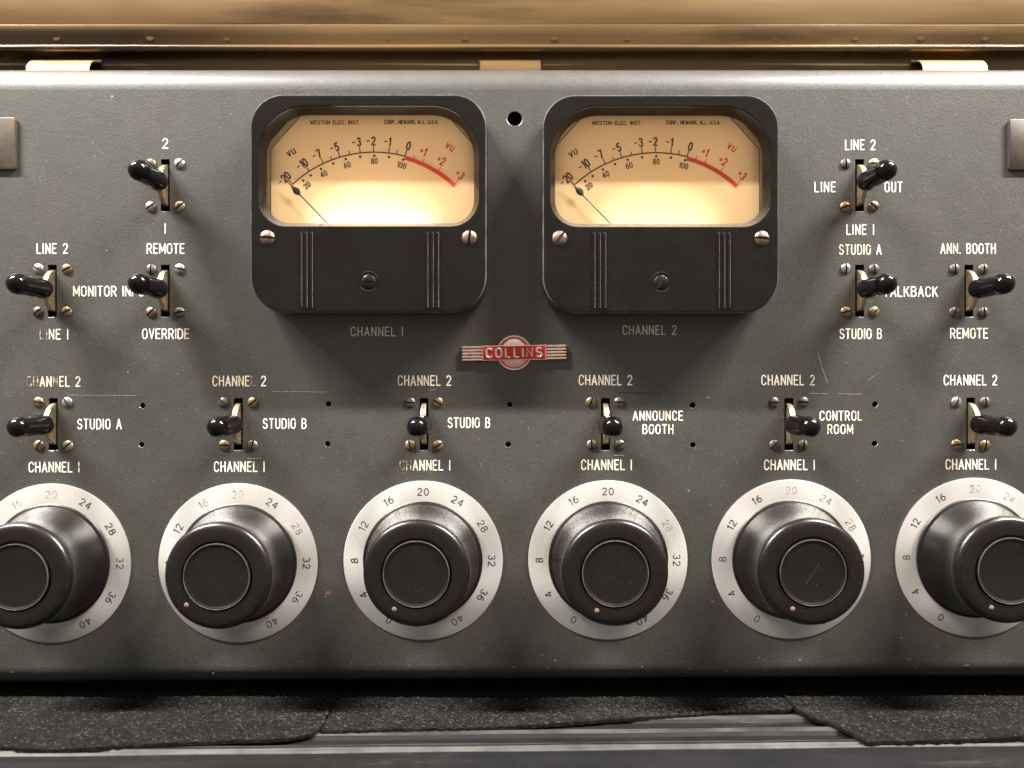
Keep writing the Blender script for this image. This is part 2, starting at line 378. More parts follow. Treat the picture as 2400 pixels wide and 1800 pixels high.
# ------------------------------------------------------------------ engraver's stroke alphabet (cap height 1)
def arc(cx, cy, rx, ry, a0, a1, n=12):
    return [(cx+rx*math.cos(R(a0+(a1-a0)*i/n)), cy+ry*math.sin(R(a0+(a1-a0)*i/n))) for i in range(n+1)]
G = {
 'A': (.60, [[(0, 0), (.3, 1), (.6, 0)], [(.1, .32), (.5, .32)]]),
 'B': (.56, [[(0, 0), (0, 1), (.3, 1)]+arc(.3, .765, .22, .235, 90, -90)+[(0, .53)], [(.3, .53)]+arc(.31, .265, .25, .265, 90, -90)+[(0, 0)]]),
 'C': (.56, [arc(.29, .71, .28, .29, 15, 180)+arc(.29, .29, .28, .29, 180, 345)]),
 'D': (.57, [[(0, 0), (0, 1), (.25, 1)]+arc(.25, .69, .32, .31, 90, 0)+arc(.25, .31, .32, .31, 0, -90)+[(0, 0)]]),
 'E': (.48, [[(.48, 1), (0, 1), (0, 0), (.48, 0)], [(0, .52), (.4, .52)]]),
 'H': (.55, [[(0, 0), (0, 1)], [(.55, 0), (.55, 1)], [(0, .52), (.55, .52)]]),
 'I': (.02, [[(0.01, 0), (0.01, 1)]]),
 'J': (.42, [[(.42, 1), (.42, .22)]+arc(.21, .22, .21, .22, 0, -170)]),
 'K': (.56, [[(0, 0), (0, 1)], [(.52, 1), (0, .40)], [(.18, .6), (.56, 0)]]),
 'L': (.46, [[(0, 1), (0, 0), (.46, 0)]]),
 'M': (.70, [[(0, 0), (0, 1), (.35, .22), (.7, 1), (.7, 0)]]),
 'N': (.56, [[(0, 0), (0, 1), (.56, 0), (.56, 1)]]),
 'O': (.58, [arc(.29, .69, .29, .31, 0, 180)+arc(.29, .31, .29, .31, 180, 360)+[(.58, .69)]]),
 'P': (.54, [[(0, 0), (0, 1), (.3, 1)]+arc(.3, .735, .24, .265, 90, -90)+[(0, .47)]]),
 'R': (.56, [[(0, 0), (0, 1), (.3, 1)]+arc(.3, .735, .24, .265, 90, -90)+[(0, .47)], [(.28, .47), (.56, 0)]]),
 'S': (.56, [arc(.28, .745, .25, .255, 20, 270)+arc(.28, .25, .28, .25, 80, -160)]),
 'T': (.54, [[(0, 1), (.54, 1)], [(.27, 1), (.27, 0)]]),
 'U': (.56, [[(0, 1), (0, .28)]+arc(.28, .28, .28, .28, 180, 360)+[(.56, 1)]]),
 'V': (.56, [[(0, 1), (.28, 0), (.56, 1)]]),
 'W': (.84, [[(0, 1), (.2, 0), (.42, .85), (.64, 0), (.84, 1)]]),
 '0': (.56, [arc(.28, .5, .28, .5, 90, 450, 28)]),
 '1': (.22, [[(0, .80), (.18, 1), (.18, 0)]]),
 '2': (.54, [arc(.27, .73, .26, .27, 165, -30)+[(0, 0), (.54, 0)]]),
 '3': (.54, [arc(.26, .755, .24, .245, 150, -80)+arc(.26, .26, .28, .26, 80, -155)]),
 '4': (.60, [[(.44, 0), (.44, 1), (0, .30), (.6, .30)]]),
 '5': (.54, [[(.48, 1), (.07, 1), (.03, .53)]+arc(.26, .32, .28, .32, 125, -145)]),
 '6': (.56, [arc(.28, .29, .28, .29, 0, 360, 22), arc(.56, .29, .56, .71, 180, 105)]),
 '7': (.52, [[(0, 1), (.52, 1), (.17, 0)]]),
 '8': (.56, [arc(.28, .75, .23, .25, 0, 360, 20), arc(.28, .26, .28, .26, 0, 360, 22)]),
 '-': (.46, [[(0, .5), (.46, .5)]]),
 '+': (.50, [[(0, .5), (.5, .5)], [(.25, .75), (.25, .25)]]),
 '.': (.06, [[(.03, .02), (.03, .05)]]),
 ',': (.08, [[(.06, .05), (.01, -.14)]]),
 ' ': (.28, []),
}
def text_width(t, gap): return sum(G[c][0]+gap for c in t)-gap
def write(mb, t, cx, cy, hgt, width=None, stroke=3.3, h=0.3, gap=.27, rot=0.0, mi=0, align='c', mis=None, xs=1.0, tube=None):
    """centre (cx,cy) of the line in real pixels; width fits the line; rot counter-clockwise degrees"""
    w = text_width(t, gap)
    sx_ = (width-stroke)/(w*hgt) if width else xs
    x = -w*hgt*sx_/2 if align == 'c' else (0 if align == 'l' else -w*hgt*sx_)
    ca, sa = math.cos(R(rot)), math.sin(R(rot))
    for i, c in enumerate(t):
        gw, strokes = G[c]
        for st in strokes:
            pts = []
            for (u, v) in st:
                a, b = x+u*hgt*sx_, (v-.5)*hgt
                pts.append((cx+a*ca-b*sa, cy+a*sa+b*ca))
            if tube: mb.tube([(p[0], p[1], h) for p in pts], tube, 8, mi)
            else: mb.stroke(pts, stroke, h, mis[i] if mis else mi)
        x += (gw+gap)*hgt*sx_

# =================================================================== THE CASE BEHIND, THE TRAY BELOW
# ---- black ridged plastic tray the console rests on
TRAY_Y = -752
tray = thing('plastic_tray', 'scuffed black plastic tray edge with long raised ridges under the felt and console', 'tray', (0, TRAY_Y, 0))
mb = MB()
prof = [(-800, -4), (60, -4), (66, 0), (88, 0), (94, -6), (128, -6), (134, -1), (156, -1), (162, -7), (196, -7), (202, -1), (222, -1), (228, -8),
        (262, -8), (264, -2), (272, 0), (280, 0), (283, -4), (288, -4), (291, -1), (297, -4), (302, -14), (340, -18), (420, -26), (560, -34), (600, -46), (610, -80)]
N = 40
rows = []
for i in range(N+1):
    x = -2600+5200*i/N
    rows.append([(x, v+0.6*math.sin(i*1.7+j), h-0.024*x-66) for j, (h, v) in enumerate(prof)])
mb.sheet(rows, 0)
per = len(prof)-1
for i in range(N):
    for j in range(per):
        if 280 <= prof[j][0] < 297 or prof[j][0] in (196, 202, 134, 264, 60, 66): mb.m[i*per+j] = 1      # ridge highlights painted as paler crests
body = mb.build('tray_body', [MAT['plastic'], MAT['ridge_highlight']], tray, smooth=25, fix=False)
# ---- felt
FELT_Y = -743
def felt(label, front, back_z=-260, seed=1, y0=FELT_Y):
    rnd = random.Random(seed)
    out = []
    for (px, py) in front:
        z = D*(1-(-y0)/(py-900.0)); f = (D-z)/D
        out.append(((px-1200)*f, z))
    # finely resampled, slightly frayed front edge
    fine = []
    for (a, b) in zip(out, out[1:]):
        n = max(2, int(math.hypot(b[0]-a[0], b[1]-a[1])/9))
        for i in range(n):
            t = i/n; fine.append((a[0]+(b[0]-a[0])*t, a[1]+(b[1]-a[1])*t+rnd.uniform(-2.2, 2.2)))
    fine.append(out[-1])
    mb = MB(); rows = []
    for j, t in enumerate([0, .0001, .02, .05, .12, .3, .55, .8, 1.0]):
        row = []
        for (x, z) in fine:
            zz = z+(back_z-z)*t
            y = (-9 if j == 0 else (-2.2 if j == 1 else 0))+(rnd.uniform(-.7, .7) if j > 1 else 0)
            row.append((x, y0+y+1.2*math.sin(x*.011+seed), zz))
        rows.append(row)
    mb.sheet(rows, 0)
    # wool fibres lying on and standing from the surface
    xs = [p[0] for p in fine]; x0, x1 = min(xs), max(xs)
    def zfront(x):
        best = None
        for a, b in zip(fine, fine[1:]):
            if min(a[0], b[0]) <= x <= max(a[0], b[0]) and abs(b[0]-a[0]) > 1e-6:
                zz = a[1]+(b[1]-a[1])*(x-a[0])/(b[0]-a[0]); best = zz if best is None else max(best, zz)
        return best
    nf = int((x1-x0)*11.0)
    for _ in range(nf):
        x = rnd.uniform(x0, x1); zf = zfront(x)
        if zf is None: continue
        z = rnd.uniform(-60, zf+1.5)
        L = rnd.uniform(3, 8); a = rnd.gauss(0, .8)+(math.pi if rnd.random() < .5 else 0); lift = rnd.uniform(0.2, 2.2)
        wv = rnd.uniform(.25, .5); c = rnd.uniform(-.06, .06)
        yb = y0+1.2*math.sin(x*.011+seed)
        prev = None; px_, pz_ = x, z; fm = 2 if rnd.random() < .16 else 1
        for k in range(4):
            t = k/3; y = yb+.3+lift*math.sin(math.pi*(.15+.8*t))
            nx, nz = -math.sin(a)*wv/2, math.cos(a)*wv/2
            cur = (mb.vert(px_+nx, y, pz_+nz), mb.vert(px_-nx, y+.25, pz_-nz))
            if prev: mb.face((prev[0], prev[1], cur[1], cur[0]), fm)
            prev = cur; a += c*L*.6; px_ += math.cos(a)*L/3; pz_ += math.sin(a)*L/3
    o = mb.build('felt_sheet', [MAT['felt'], MAT['fibre'], MAT['fibre_pale']], None, smooth=50, fix=False)
    o['label'] = label; o['category'] = 'felt'; o['group'] = 'felt sheets under the console'
    return o
felt('charcoal felt sheet at the left with a rounded corner, under the console',
     [(-420, 1775), (-150, 1758), (0, 1748), (119, 1753), (330, 1744), (542, 1734), (640, 1730), (694, 1724), (735, 1714), (752, 1702), (760, 1685), (768, 1640)], seed=3, y0=FELT_Y+1.0)
felt('narrow charcoal felt sheet in the middle whose front edge slants back to the bare ridges',
     [(752, 1712), (800, 1711), (950, 1707), (1085, 1704), (1300, 1694), (1573, 1676), (1700, 1668), (1850, 1661), (1866, 1650)], seed=5, y0=FELT_Y-2.0)
felt('charcoal felt sheet at the right with a long diagonal cut edge beside the bare ridges',
     [(1838, 1632), (1846, 1641), (1870, 1662), (1900, 1680), (1945, 1692), (1990, 1712), (2028, 1735), (2150, 1733), (2280, 1731), (2400, 1725), (2600, 1718), (2830, 1712)], seed=9, y0=FELT_Y+1.6)

# ---- gold metal case standing behind
case = thing('metal_case', 'gold lacquered metal case back with a riveted strip, standing behind the grey console', 'case', (0, 690, -140))
CX, CY, CH = 0, 690, -140
def cpt(x, y, h): return (x-CX, y-CY, h-CH)
def gold_sheet(name, prof, mat, par, n=60, amp=0.8, x0=-2600, x1=2600):
    mb = MB()
    mb.sheet([[cpt(x0+(x1-x0)*i/n, y+amp*.4*math.sin(i*.9+j), h+amp*math.sin(i*.55+j*.3)) for j, (y, h) in enumerate(prof)] for i in range(n+1)], 0)
    return mb.build(name, [mat], par, smooth=40, fix=False)
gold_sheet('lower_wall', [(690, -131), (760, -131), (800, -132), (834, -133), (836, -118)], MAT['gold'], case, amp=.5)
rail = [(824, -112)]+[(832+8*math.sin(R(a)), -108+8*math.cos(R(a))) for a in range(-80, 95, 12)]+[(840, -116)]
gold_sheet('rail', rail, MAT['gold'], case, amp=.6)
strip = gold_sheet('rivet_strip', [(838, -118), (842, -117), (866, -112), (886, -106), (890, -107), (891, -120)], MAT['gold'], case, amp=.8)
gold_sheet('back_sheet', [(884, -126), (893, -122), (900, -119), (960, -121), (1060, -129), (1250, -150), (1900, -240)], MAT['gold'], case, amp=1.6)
rv = None
for px in (-60, 130, 350, 530, 735, 908, 1090, 1300, 1470, 1645, 1820, 2005, 2160, 2310, 2470):
    x = (px-1200)*(D+110)/D
    if rv is None:
        mb = MB(); mb.lathe([(10, -2), (9.2, .2), (6, .45), (3, .5), (0, .5)], seg=24); rv = mb.build('rivet', [MAT['rivet']], strip); c = rv
    else:
        c = rv.copy(); scene.collection.objects.link(c); c.parent = strip
    c.location = W(*cpt(x, 862, -113.9))
def tab(px0, px1, mat):
    """a springy strap curving up from behind the panel and into its slot in the wall"""
    x0, x1 = (px0-1200)*(D+72)/D, (px1-1200)*(D+72)/D
    mb = MB(); prof = [(690, -72), (740, -72), (754, -72.5)]
    for a in range(0, 91, 9): prof.append((754+46*math.sin(R(a)), -72.5-38*(1-math.cos(R(a)))))
    prof += [(802, -128), (803, -131)]
    front = [[cpt(x, y, h) for (y, h) in prof] for x in (x0, x0+2, x0+(x1-x0)*.5, x1-2, x1)]
    front[0] = [(p[0], p[1]-1, p[2]-2.5) for p in front[0]]; front[-1] = [(p[0], p[1]-1, p[2]-2.5) for p in front[-1]]
    mb.sheet(front, 0)
    o = mb.build('spring_tab', [mat], case, smooth=50, fix=False)
    m2 = MB(); m2.box(*[x0-CX-4, x1-CX+4], 800-CY, 811-CY, -133.5-CH, -129-CH)  # dark block coloured as the shade of the slot opening
    m2.build('tab_slot_shade', [MAT['gold_slot_shade']], o)
tab(58, 206, MAT['gold_bright']); tab(1124, 1268, MAT['gold']); tab(2166, 2318, MAT['gold_bright'])

# =================================================================== THE CONSOLE
con = thing('mixing_console', 'dark grey painted broadcast mixing console with two VU meters and six large round knobs', 'mixing console', (0, -690, 0))
BY = -690
def L(x, y, h=0): return (x, y-BY, h)          # console-local
SW = [(357, 400), (1857, 400), (113, 628), (357, 628), (1857, 628), (2093, 628), (115, 916), (515, 916), (916, 916), (1308, 916), (1704, 916), (2097, 915)]
SWC = [U(x*S, y*S) for (x, y) in SW]
HOLES = [(308, 876, 6.2), (710, 873, 6.6), (1101, 874, 6.2), (1496, 875, 6.6), (1890, 873, 6.6), (306, 960, 6.0), (708, 959, 6.4), (1098, 960, 6.4), (1497, 961, 6.4), (1889, 958, 6.6), (1112, 256, 17)]
HO = [U(x*S, y*S)+(r,) for (x, y, r) in HOLES]
PX, YT, YB_, RT, RB = 1720, 690, -658, 66, 46
def ybot(x): return YB_+0.0055*x
# flat front cut with every slot and hole
cu = bpy.data.curves.new('panel_outline', 'CURVE'); cu.dimensions = '2D'; cu.fill_mode = 'FRONT'; 
def spline(pts):
    sp = cu.splines.new('POLY'); sp.points.add(len(pts)-1); sp.use_cyclic_u = True
    for p, (x, y) in zip(sp.points, pts): p.co = (x, y-BY, 0, 1)
NX = 40
xs_ = [-PX+2*PX*i/NX for i in range(NX+1)]
spline([(x, YT) for x in xs_]+[(x, ybot(x)) for x in reversed(xs_)])
slots = []
for (x, y) in SWC: slots.append([(x-10.5, y-61), (x+10.5, y-61), (x+10.5, y+61), (x-10.5, y+61)])
holes = [[(x+r*math.cos(2*math.pi*k/28), y+r*math.sin(2*math.pi*k/28)) for k in range(28)] for (x, y, r) in HO]
for s_ in slots+holes: spline(s_)
co = bpy.data.objects.new('panel_outline', cu); scene.collection.objects.link(co)
dg = bpy.context.evaluated_depsgraph_get()
tm = bpy.data.meshes.new_from_object(co.evaluated_get(dg))
mb = MB()
base = [mb.vert(v.co.x, v.co.y, 0) for v in tm.vertices]
for p in tm.polygons:
    ids = [base[i] for i in p.vertices]
    a, b, c = [tm.vertices[i].co for i in p.vertices][:3]
    if (b-a).cross(c-a).z < 0: ids.reverse()
    mb.face(ids, 0)
bpy.data.objects.remove(co); bpy.data.curves.remove(cu); bpy.data.meshes.remove(tm)
# hole and slot walls, bare edges
for s_ in slots+holes:
    big = len(s_) > 4
    n = len(s_); cx = sum(p[0] for p in s_)/n; cy = sum(p[1] for p in s_)/n
    a = [mb.vert(*L(x, y, 0)) for (x, y) in s_]; b = [mb.vert(*L(x, y, -9)) for (x, y) in s_]
    mb.loop_bridge(b, a, 1)
    r = math.hypot(s_[0][0]-cx, s_[0][1]-cy)
    if big:
        k = 1.8 if r > 12 else 1.0
        c1 = [mb.vert(*L(cx+(x-cx)*(1+k/r), cy+(y-cy)*(1+k/r), 0.25)) for (x, y) in s_]; c0 = [mb.vert(*L(x, y, -1.2)) for (x, y) in s_]
        mb.loop_bridge(c0, c1, 2)
    else:
        mb.face([mb.vert(*L(*q)) for q in ((cx-10.5, cy-61, -1), (cx+10.5, cy-61, -1), (cx+10.2, cy-62.3, .2), (cx-10.2, cy-62.3, .2))], 2)
# rolled top and bottom
for (sgn, rad) in ((1, RT), (-1, RB)):
    rows = []
    for x in xs_:
        y0 = YT if sgn > 0 else ybot(x)
        row = [L(x, y0+sgn*rad*math.sin(R(a)), -rad*(1-math.cos(R(a)))) for a in range(0, 91, 6)]
        row.append(L(x, y0+sgn*rad, -rad-20))
        rows.append(row if sgn < 0 else row)
    ids = [[mb.vert(*p) for p in r] for r in rows]
    for a, b in zip(ids, ids[1:]):
        for i in range(len(a)-1):
            q = (a[i], b[i], b[i+1], a[i+1]); mb.face(q if sgn > 0 else tuple(reversed(q)), 0)
# ---- legends
def leg(t, cx, cy, w, hgt=20.5, st=2.95, mode='w', align='c', gap=.30):
    x, y = U(cx*S, cy*S)
    rnd = random.Random(hash_(t, cx, cy))
    tbl = {'w': (3, 3, 3, 3, 3, 3, 4), 'm': (3, 3, 3, 4, 4), 'c': (4, 4, 4, 5, 3), 'x': (5, 4, 3, 4)}[mode]
    mis = [rnd.choice(tbl) for _ in t]
    return x, y, hgt*S, (w*S if w else None), mis, st, align, gap
def hash_(t, a, b): return sum(ord(c)*(i+3) for i, c in enumerate(t))+int(a)*7+int(b)*13
def put(t, cx, cy, w, **kw):
    first = kw.pop('first', None)
    x, y, hg, wd, mis, st, al, gap = leg(t, cx, cy, w, **kw)
    if first:
        for i, v in enumerate(first): mis[i] = v
    x, y, _ = L(x, y)
    write(mb, t, x, y, hg, wd, st, 0.3, gap, 0, 3, al, mis)
put('2', 357, 310, 13); put('I', 357, 494, None); put('REMOTE', 358, 537, 82); put('OVERRIDE', 358, 721, 102, mode='m')
put('LINE 2', 113, 537, 68, gap=.36); put('LINE I', 117, 722, 62, gap=.36, mode='m', first=[5, 5, 4])
put('MONITOR INPUT', 242, 629, 168, mode='w', first=[4, 3, 3, 3])
put('LINE 2', 1858, 313, 66, gap=.36); put('LINE', 1782, 404, 46, gap=.4); put('OUT', 1930, 404, 39, gap=.4); put('LINE I', 1858, 496, 60, gap=.36)
put('STUDIO A', 1858, 539, 92, gap=.36, mode='m', first=[4, 4, 3, 4, 3, 4]); put('STUDIO B', 1859, 721, 92, gap=.36)
put('TALKBACK', 1967, 630, 118); put('ANN. BOOTH', 2091, 537, 120, gap=.34); put('REMOTE', 2093, 720, 82)
put('CHANNEL I', 814, 716, 113, hgt=18.5, st=2.4, mode='w', gap=.34, first=[3]*9); put('CHANNEL 2', 1403, 713, 117, hgt=18.5, st=2.4, mode='w', gap=.34, first=[3]*9)
for i, (x, y, m) in enumerate(((116, 824, 'c'), (517, 823, 'c'), (917, 822, 'c'), (1308, 821, 'm'), (1702, 821, 'm'), (2096, 821, 'w'))):
    put('CHANNEL 2', x, y, 116, gap=.33, mode=m)
for i, (x, y, m) in enumerate(((117, 1009, 'w'), (517, 1008, 'w'), (918, 1005, 'm'), (1310, 1004, 'm'), (1705, 1004, 'm'), (2097, 1003, 'w'))):
    put('CHANNEL I', x, y, 110, gap=.33, mode=m, first=[5, 5, 4] if i == 2 else ([4, 4] if i > 2 else None))
put('STUDIO A', 215, 916, 96, gap=.36); put('STUDIO B', 615, 915, 95, gap=.36); put('STUDIO B', 1013, 913, 92, gap=.36, st=3.0)
put('ANNOUNCE', 1421, 898, 109, gap=.36, st=2.9, hgt=19); put('BOOTH', 1421, 927, 67, gap=.36, st=2.9, hgt=19)
put('CONTROL', 1816, 898, 92, gap=.36, st=3.0, hgt=19); put('ROOM', 1815, 927, 56, gap=.36, st=3.0, hgt=19)
# ---- scratches and paint chips
def scr(pts, w, mi):
    q = [U(*p) for p in pts]; mb.stroke([L(x, y)[:2] for (x, y) in q], w, 0.25, mi)
scr([(1917, 828), (1925, 858), (1934, 885), (1940, 899)], 1.5, 7)
scr([(638, 918), (700, 918), (763, 919)], 0.9, 7); scr([(1896, 922), (1940, 923)], 1.4, 7); scr([(1966, 923), (2020, 924)], 1.2, 7)
scr([(160, 926), (320, 927)], 0.8, 7); scr([(2034, 892), (2050, 880)], .9, 7)
scr([(1445, 919), (1500, 921), (1547, 922)], 1.6, 8); scr([(1440, 1067), (1462, 1068)], 1.6, 7); scr([(580, 1075), (612, 1074)], 1.2, 7); scr([(1008, 915), (1020, 913)], 1.3, 7)
rnd = random.Random(21)
def chip(x, y, r, mi=6, h=0.22):
    n = 9; ph = rnd.random()*6; st = rnd.uniform(.6, 1.8)
    mb.face([mb.vert(*L(x+r*st*rnd.uniform(.6, 1.2)*math.cos(2*math.pi*k/n), y+r*rnd.uniform(.6, 1.2)*math.sin(2*math.pi*k/n), h)) for k in range(n)], mi)
for (px, py, r) in ((768, 1390, 5), (764, 1398, 3), (1614, 1150, 3.2), (2124, 1441, 4), (2112, 1495, 2.6), (1875, 1546, 3.5), (2130, 1544, 3.2), (1779, 1541, 2.5), (217, 334, 2.4), (222, 367, 1.4), (1301, 1548, 3.2), (1205, 1563, 3), (1271, 1535, 2), (2126, 228, 3), (263, 226, 2.4), (1505, 1563, 2), (824, 1552, 2.4), (960, 1560, 2), (1670, 1410, 2.4), (500, 1578, 2.4), (300, 872, 1.6), (1238, 1004, 1.4), (1660, 932, 3), (250, 587, 1.6), (1216, 930, 1.8)):
    x, y = U(px, py); chip(x, y, r, 6 if py > 1100 or r > 2.5 else 7)
for _ in range(38):        # rubbed primer along the bottom bend
    x = rnd.uniform(-1250, 1250); a = R(rnd.uniform(6, 42)); y0 = ybot(x)
    n = 7; r = rnd.uniform(.9, 2.6); s2 = rnd.uniform(.8, 3)
    mb.face([mb.vert(*L(x+r*s2*math.cos(2*math.pi*k/n), y0-RB*math.sin(a)+r*math.cos(a)*math.sin(2*math.pi*k/n), -RB*(1-math.cos(a))+.35-r*math.sin(a)*-math.sin(2*math.pi*k/n))) for k in range(n)], 6)
panel = mb.build('front_panel', [MAT['panel'], MAT['black_inside'], MAT['bare'], MAT['legend'], MAT['legend_cream'], MAT['legend_worn'], MAT['chip'], MAT['scratch'], MAT['dark_scratch']], con, smooth=40, fix=False)

mb = MB()      # dark box behind the panel
x0, x1, y0, y1 = -PX+6, PX-6, -690, 690
for (a, b, c, d) in (((x0, y0, -60), (x1, y0, -60), (x1, y0, -900), (x0, y0, -900)), ((x0, y1, -60), (x0, y1, -900), (x1, y1, -900), (x1, y1, -60)),
                     ((x0, y0, -60), (x0, y0, -900), (x0, y1, -900), (x0, y1, -60)), ((x1, y0, -60), (x1, y1, -60), (x1, y1, -900), (x1, y0, -900)), ((x0, y0, -110), (x1, y0, -110), (x1, y1, -110), (x0, y1, -110))):
    mb.face([mb.vert(*L(*p)) for p in (a, b, c, d)], 0)
mb.build('chassis', [MAT['black_inside']], con, smooth=0, fix=False)
ft = None
for x in (-1500, 1500):
    for h in (-170, -760):
        if ft is None:
            m2 = MB(); m2.lathe([(0, -51), (44, -51), (48, -46), (50, -2), (0, -2)], seg=32)
            ft = None
        m2 = MB()
        m2.loft([[(x+42*math.cos(k*math.pi/12), yy, h+42*math.sin(k*math.pi/12)) for k in range(24)] for yy in (-52, 0)], 0, True, True)
        m2.build('rubber_foot', [MAT['rubber']], con)

# ---- slotted screw heads
def screw_mesh(r, dome, slot=None, depth=None):
    slot = slot or r*.17; depth = depth if depth is not None else dome*1.0
    mb = MB()
    base_h = 1.2
    def H(x, y):
        q = min(1, (x*x+y*y)/(r*r)); return base_h+dome*math.sqrt(max(0, 1-q*.96))-dome*.2
    cols = []
    xs = [-r*math.cos(R(a)) for a in (0, 12, 25, 40, 55, 70)]+[-slot-.01]
    low = base_h+max(.1, dome*.8-depth)
    full = [(x, None) for x in xs]+[(-slot, low), (slot, low)]+[(-x, None) for x in reversed(xs)]
    for (x, hh) in full:
        yr = math.sqrt(max(0, r*r-x*x))
        cols.append([(x, yr*t, (H(x, yr*t) if hh is None else hh)) for t in (-1, -.93, -.75, -.5, -.25, 0, .25, .5, .75, .93, 1)])
    nf0 = len(mb.f); mb.sheet(cols, 0)
    per = len(cols[0])-1
    for k in range(per*7, per*8): mb.m[nf0+k] = 1  # slot floor coloured black to deepen its shade
    top = [mb.vert(r*math.cos(R(a)), r*math.sin(R(a)), base_h+dome*.02) for a in range(0, 360, 12)]
    bot = [mb.vert(r*1.02*math.cos(R(a)), r*1.02*math.sin(R(a)), 0) for a in range(0, 360, 12)]
    mb.loop_bridge(bot, top, 0)
    return mb
def place_screw(proto, parent, x, y, h, mat, rot, name='screw'):
    o = proto if proto.parent is None and not proto.get('used') else proto.copy()
    if o is not proto: scene.collection.objects.link(o)
    if 'used' not in proto: proto['used'] = 1
    o.name = name
    o.parent = parent; o.location = W(x, y, h); o.rotation_euler = (0, -R(rot), 0)
    o.material_slots[0].link = 'OBJECT'; o.material_slots[0].material = mat
    return o

# ---- lever switches
sp = screw_mesh(12.2, 5.2).build('screw', [MAT['steel_screw'], MAT['black_inside']], None, smooth=30, fix=False)
mb = MB()          # curved metal blade: a half disc standing in the slot
half = 5.6; prof = []
for a in range(-90, 91, 9): prof.append((49*math.sin(R(a)), -8+43*math.cos(R(a))))
prof = [(p[0], p[1]) for p in prof]
inn = [(y*.99, h-1.2) for (y, h) in prof]
loops = [[(-half, y, h) for (y, h) in inn], [(-half+1.4, y, h) for (y, h) in prof], [(half-1.4, y, h) for (y, h) in prof], [(half, y, h) for (y, h) in inn]]
ids = [[mb.vert(*p) for p in l] for l in loops]
for a, b in zip(ids, ids[1:]): mb.loop_bridge(a, b, 0, closed=False)
mb.face(list(reversed(ids[0])), 0); mb.face(ids[-1], 0)
blade = mb.build('lever_switch', [MAT['lever']], con, smooth=40)
mb = MB()
g = [(0, 27), (12, 27.5), (18.5, 30), (22, 35), (23.2, 43), (22.8, 60), (22.2, 82), (22.3, 108), (23.1, 125), (23.4, 132)]
g += [(23.4*math.cos(R(a)), 132+23.4*math.sin(R(a))) for a in range(12, 90, 12)]+[(0, 155.4)]
mb.lathe(g, seg=40)
grip = mb.build('handle_grip', [MAT['grip_black']], blade)
rnd = random.Random(4)
finish = {0: ('dark_screw', 'steel_screw', 'steel_screw', 'steel_screw'), 1: ('dark_screw', 'steel_screw', 'brass_screw', 'copper_screw'), 2: ('steel_screw', 'brass_screw', 'dark_screw', 'brass_screw'),
          3: ('dark_screw', 'steel_screw', 'copper_screw', 'dark_screw'), 4: ('steel_screw', 'dark_screw', 'brass_screw', 'brass_screw'), 5: ('dark_screw', 'dark_screw', 'dark_screw', 'dark_screw'),
          6: ('brass_screw', 'steel_screw', 'brass_screw', 'steel_screw'), 7: ('dark_screw', 'brass_screw', 'brass_screw', 'dark_screw'), 8: ('dark_screw', 'brass_screw', 'brass_screw', 'brass_screw'),
          9: ('brass_screw', 'copper_screw', 'dark_screw', 'dark_screw'), 10: ('dark_screw', 'dark_screw', 'dark_screw', 'dark_screw'), 11: ('steel_screw', 'dark_screw', 'brass_screw', 'brass_screw')}
slot_rot = {0: (50, -40, -55, -50), 1: (0, 90, -70, 50), 2: (60, -60, -50, -60), 3: (0, 75, -45, -80), 4: (0, 0, -75, -40), 5: (0, 0, -20, 0), 6: (80, 35, -25, -50), 7: (50, -50, 90, -15),
            8: (85, 60, 15, -55), 9: (-20, 90, 5, -60), 10: (90, 85, -45, -10), 11: (-20, 0, -80, -10)}
tilt = {0: (2, 4), 1: (-1, 3), 3: (1, 1.5), 4: (0, 1.5), 5: (1, 1)}
switches = []
for i, (x, y) in enumerate(SWC):
    if i == 0: b = blade
    else:
        b = blade.copy(); scene.collection.objects.link(b); b.parent = con
        gr = grip.copy(); scene.collection.objects.link(gr); gr.parent = b
    b.location = W(*L(x, y))
    for j, (dx, dy) in enumerate(((-33.5, 51), (33.5, 51), (-33.5, -50), (33.5, -50))):
        place_screw(sp, b, dx+rnd.uniform(-1, 1), dy+rnd.uniform(-1, 1), 0, MAT[finish[i][j]], slot_rot[i][j])
    switches.append(b)

# ---- scale dials and knobs
KN = [(121.5, 1319.5, 150), (558.4, 1318.8, 0), (991.9, 1313, 0), (1424.6, 1312, 0), (1853.7, 1310, 0), (2283.6, 1306, 0)]
DOT = [(-180, 60), (-213, -198), (-130, -208), (-115, -230), (-130, -234), (-127, -242)]
knob_prof = [(0, 2.5), (135, 2.5), (138.6, 4), (140, 7.5), (139, 11), (136.5, 13), (134, 13.6), (132.6, 14.6), (131, 18), (124, 30), (117, 44), (111, 60), (107, 76), (105.5, 92), (105.5, 98), (109, 101), (111.5, 103), (111.8, 107), (110.5, 109.5),
             (114, 111), (116.8, 114.5), (117.6, 120), (117, 127), (114.5, 132.5), (110, 136), (104, 137.6), (95, 138.2), (80, 138.3), (79, 138.2), (76.8, 137.2), (75.6, 134.6), (74.2, 133.6), (73.4, 134.2), (73.0, 137.6), (72.2, 139.6), (70.6, 140.6), (68.6, 140.6), (66.8, 139.6), (65.5, 138.9), (64.5, 138.7), (63.5, 138.6), (0, 138.6)]
kp = None
fade = {0: (16, 20), 1: (16, 20, 28), 2: (), 3: (28,), 4: (20, 24, 28), 5: (20, 24)}
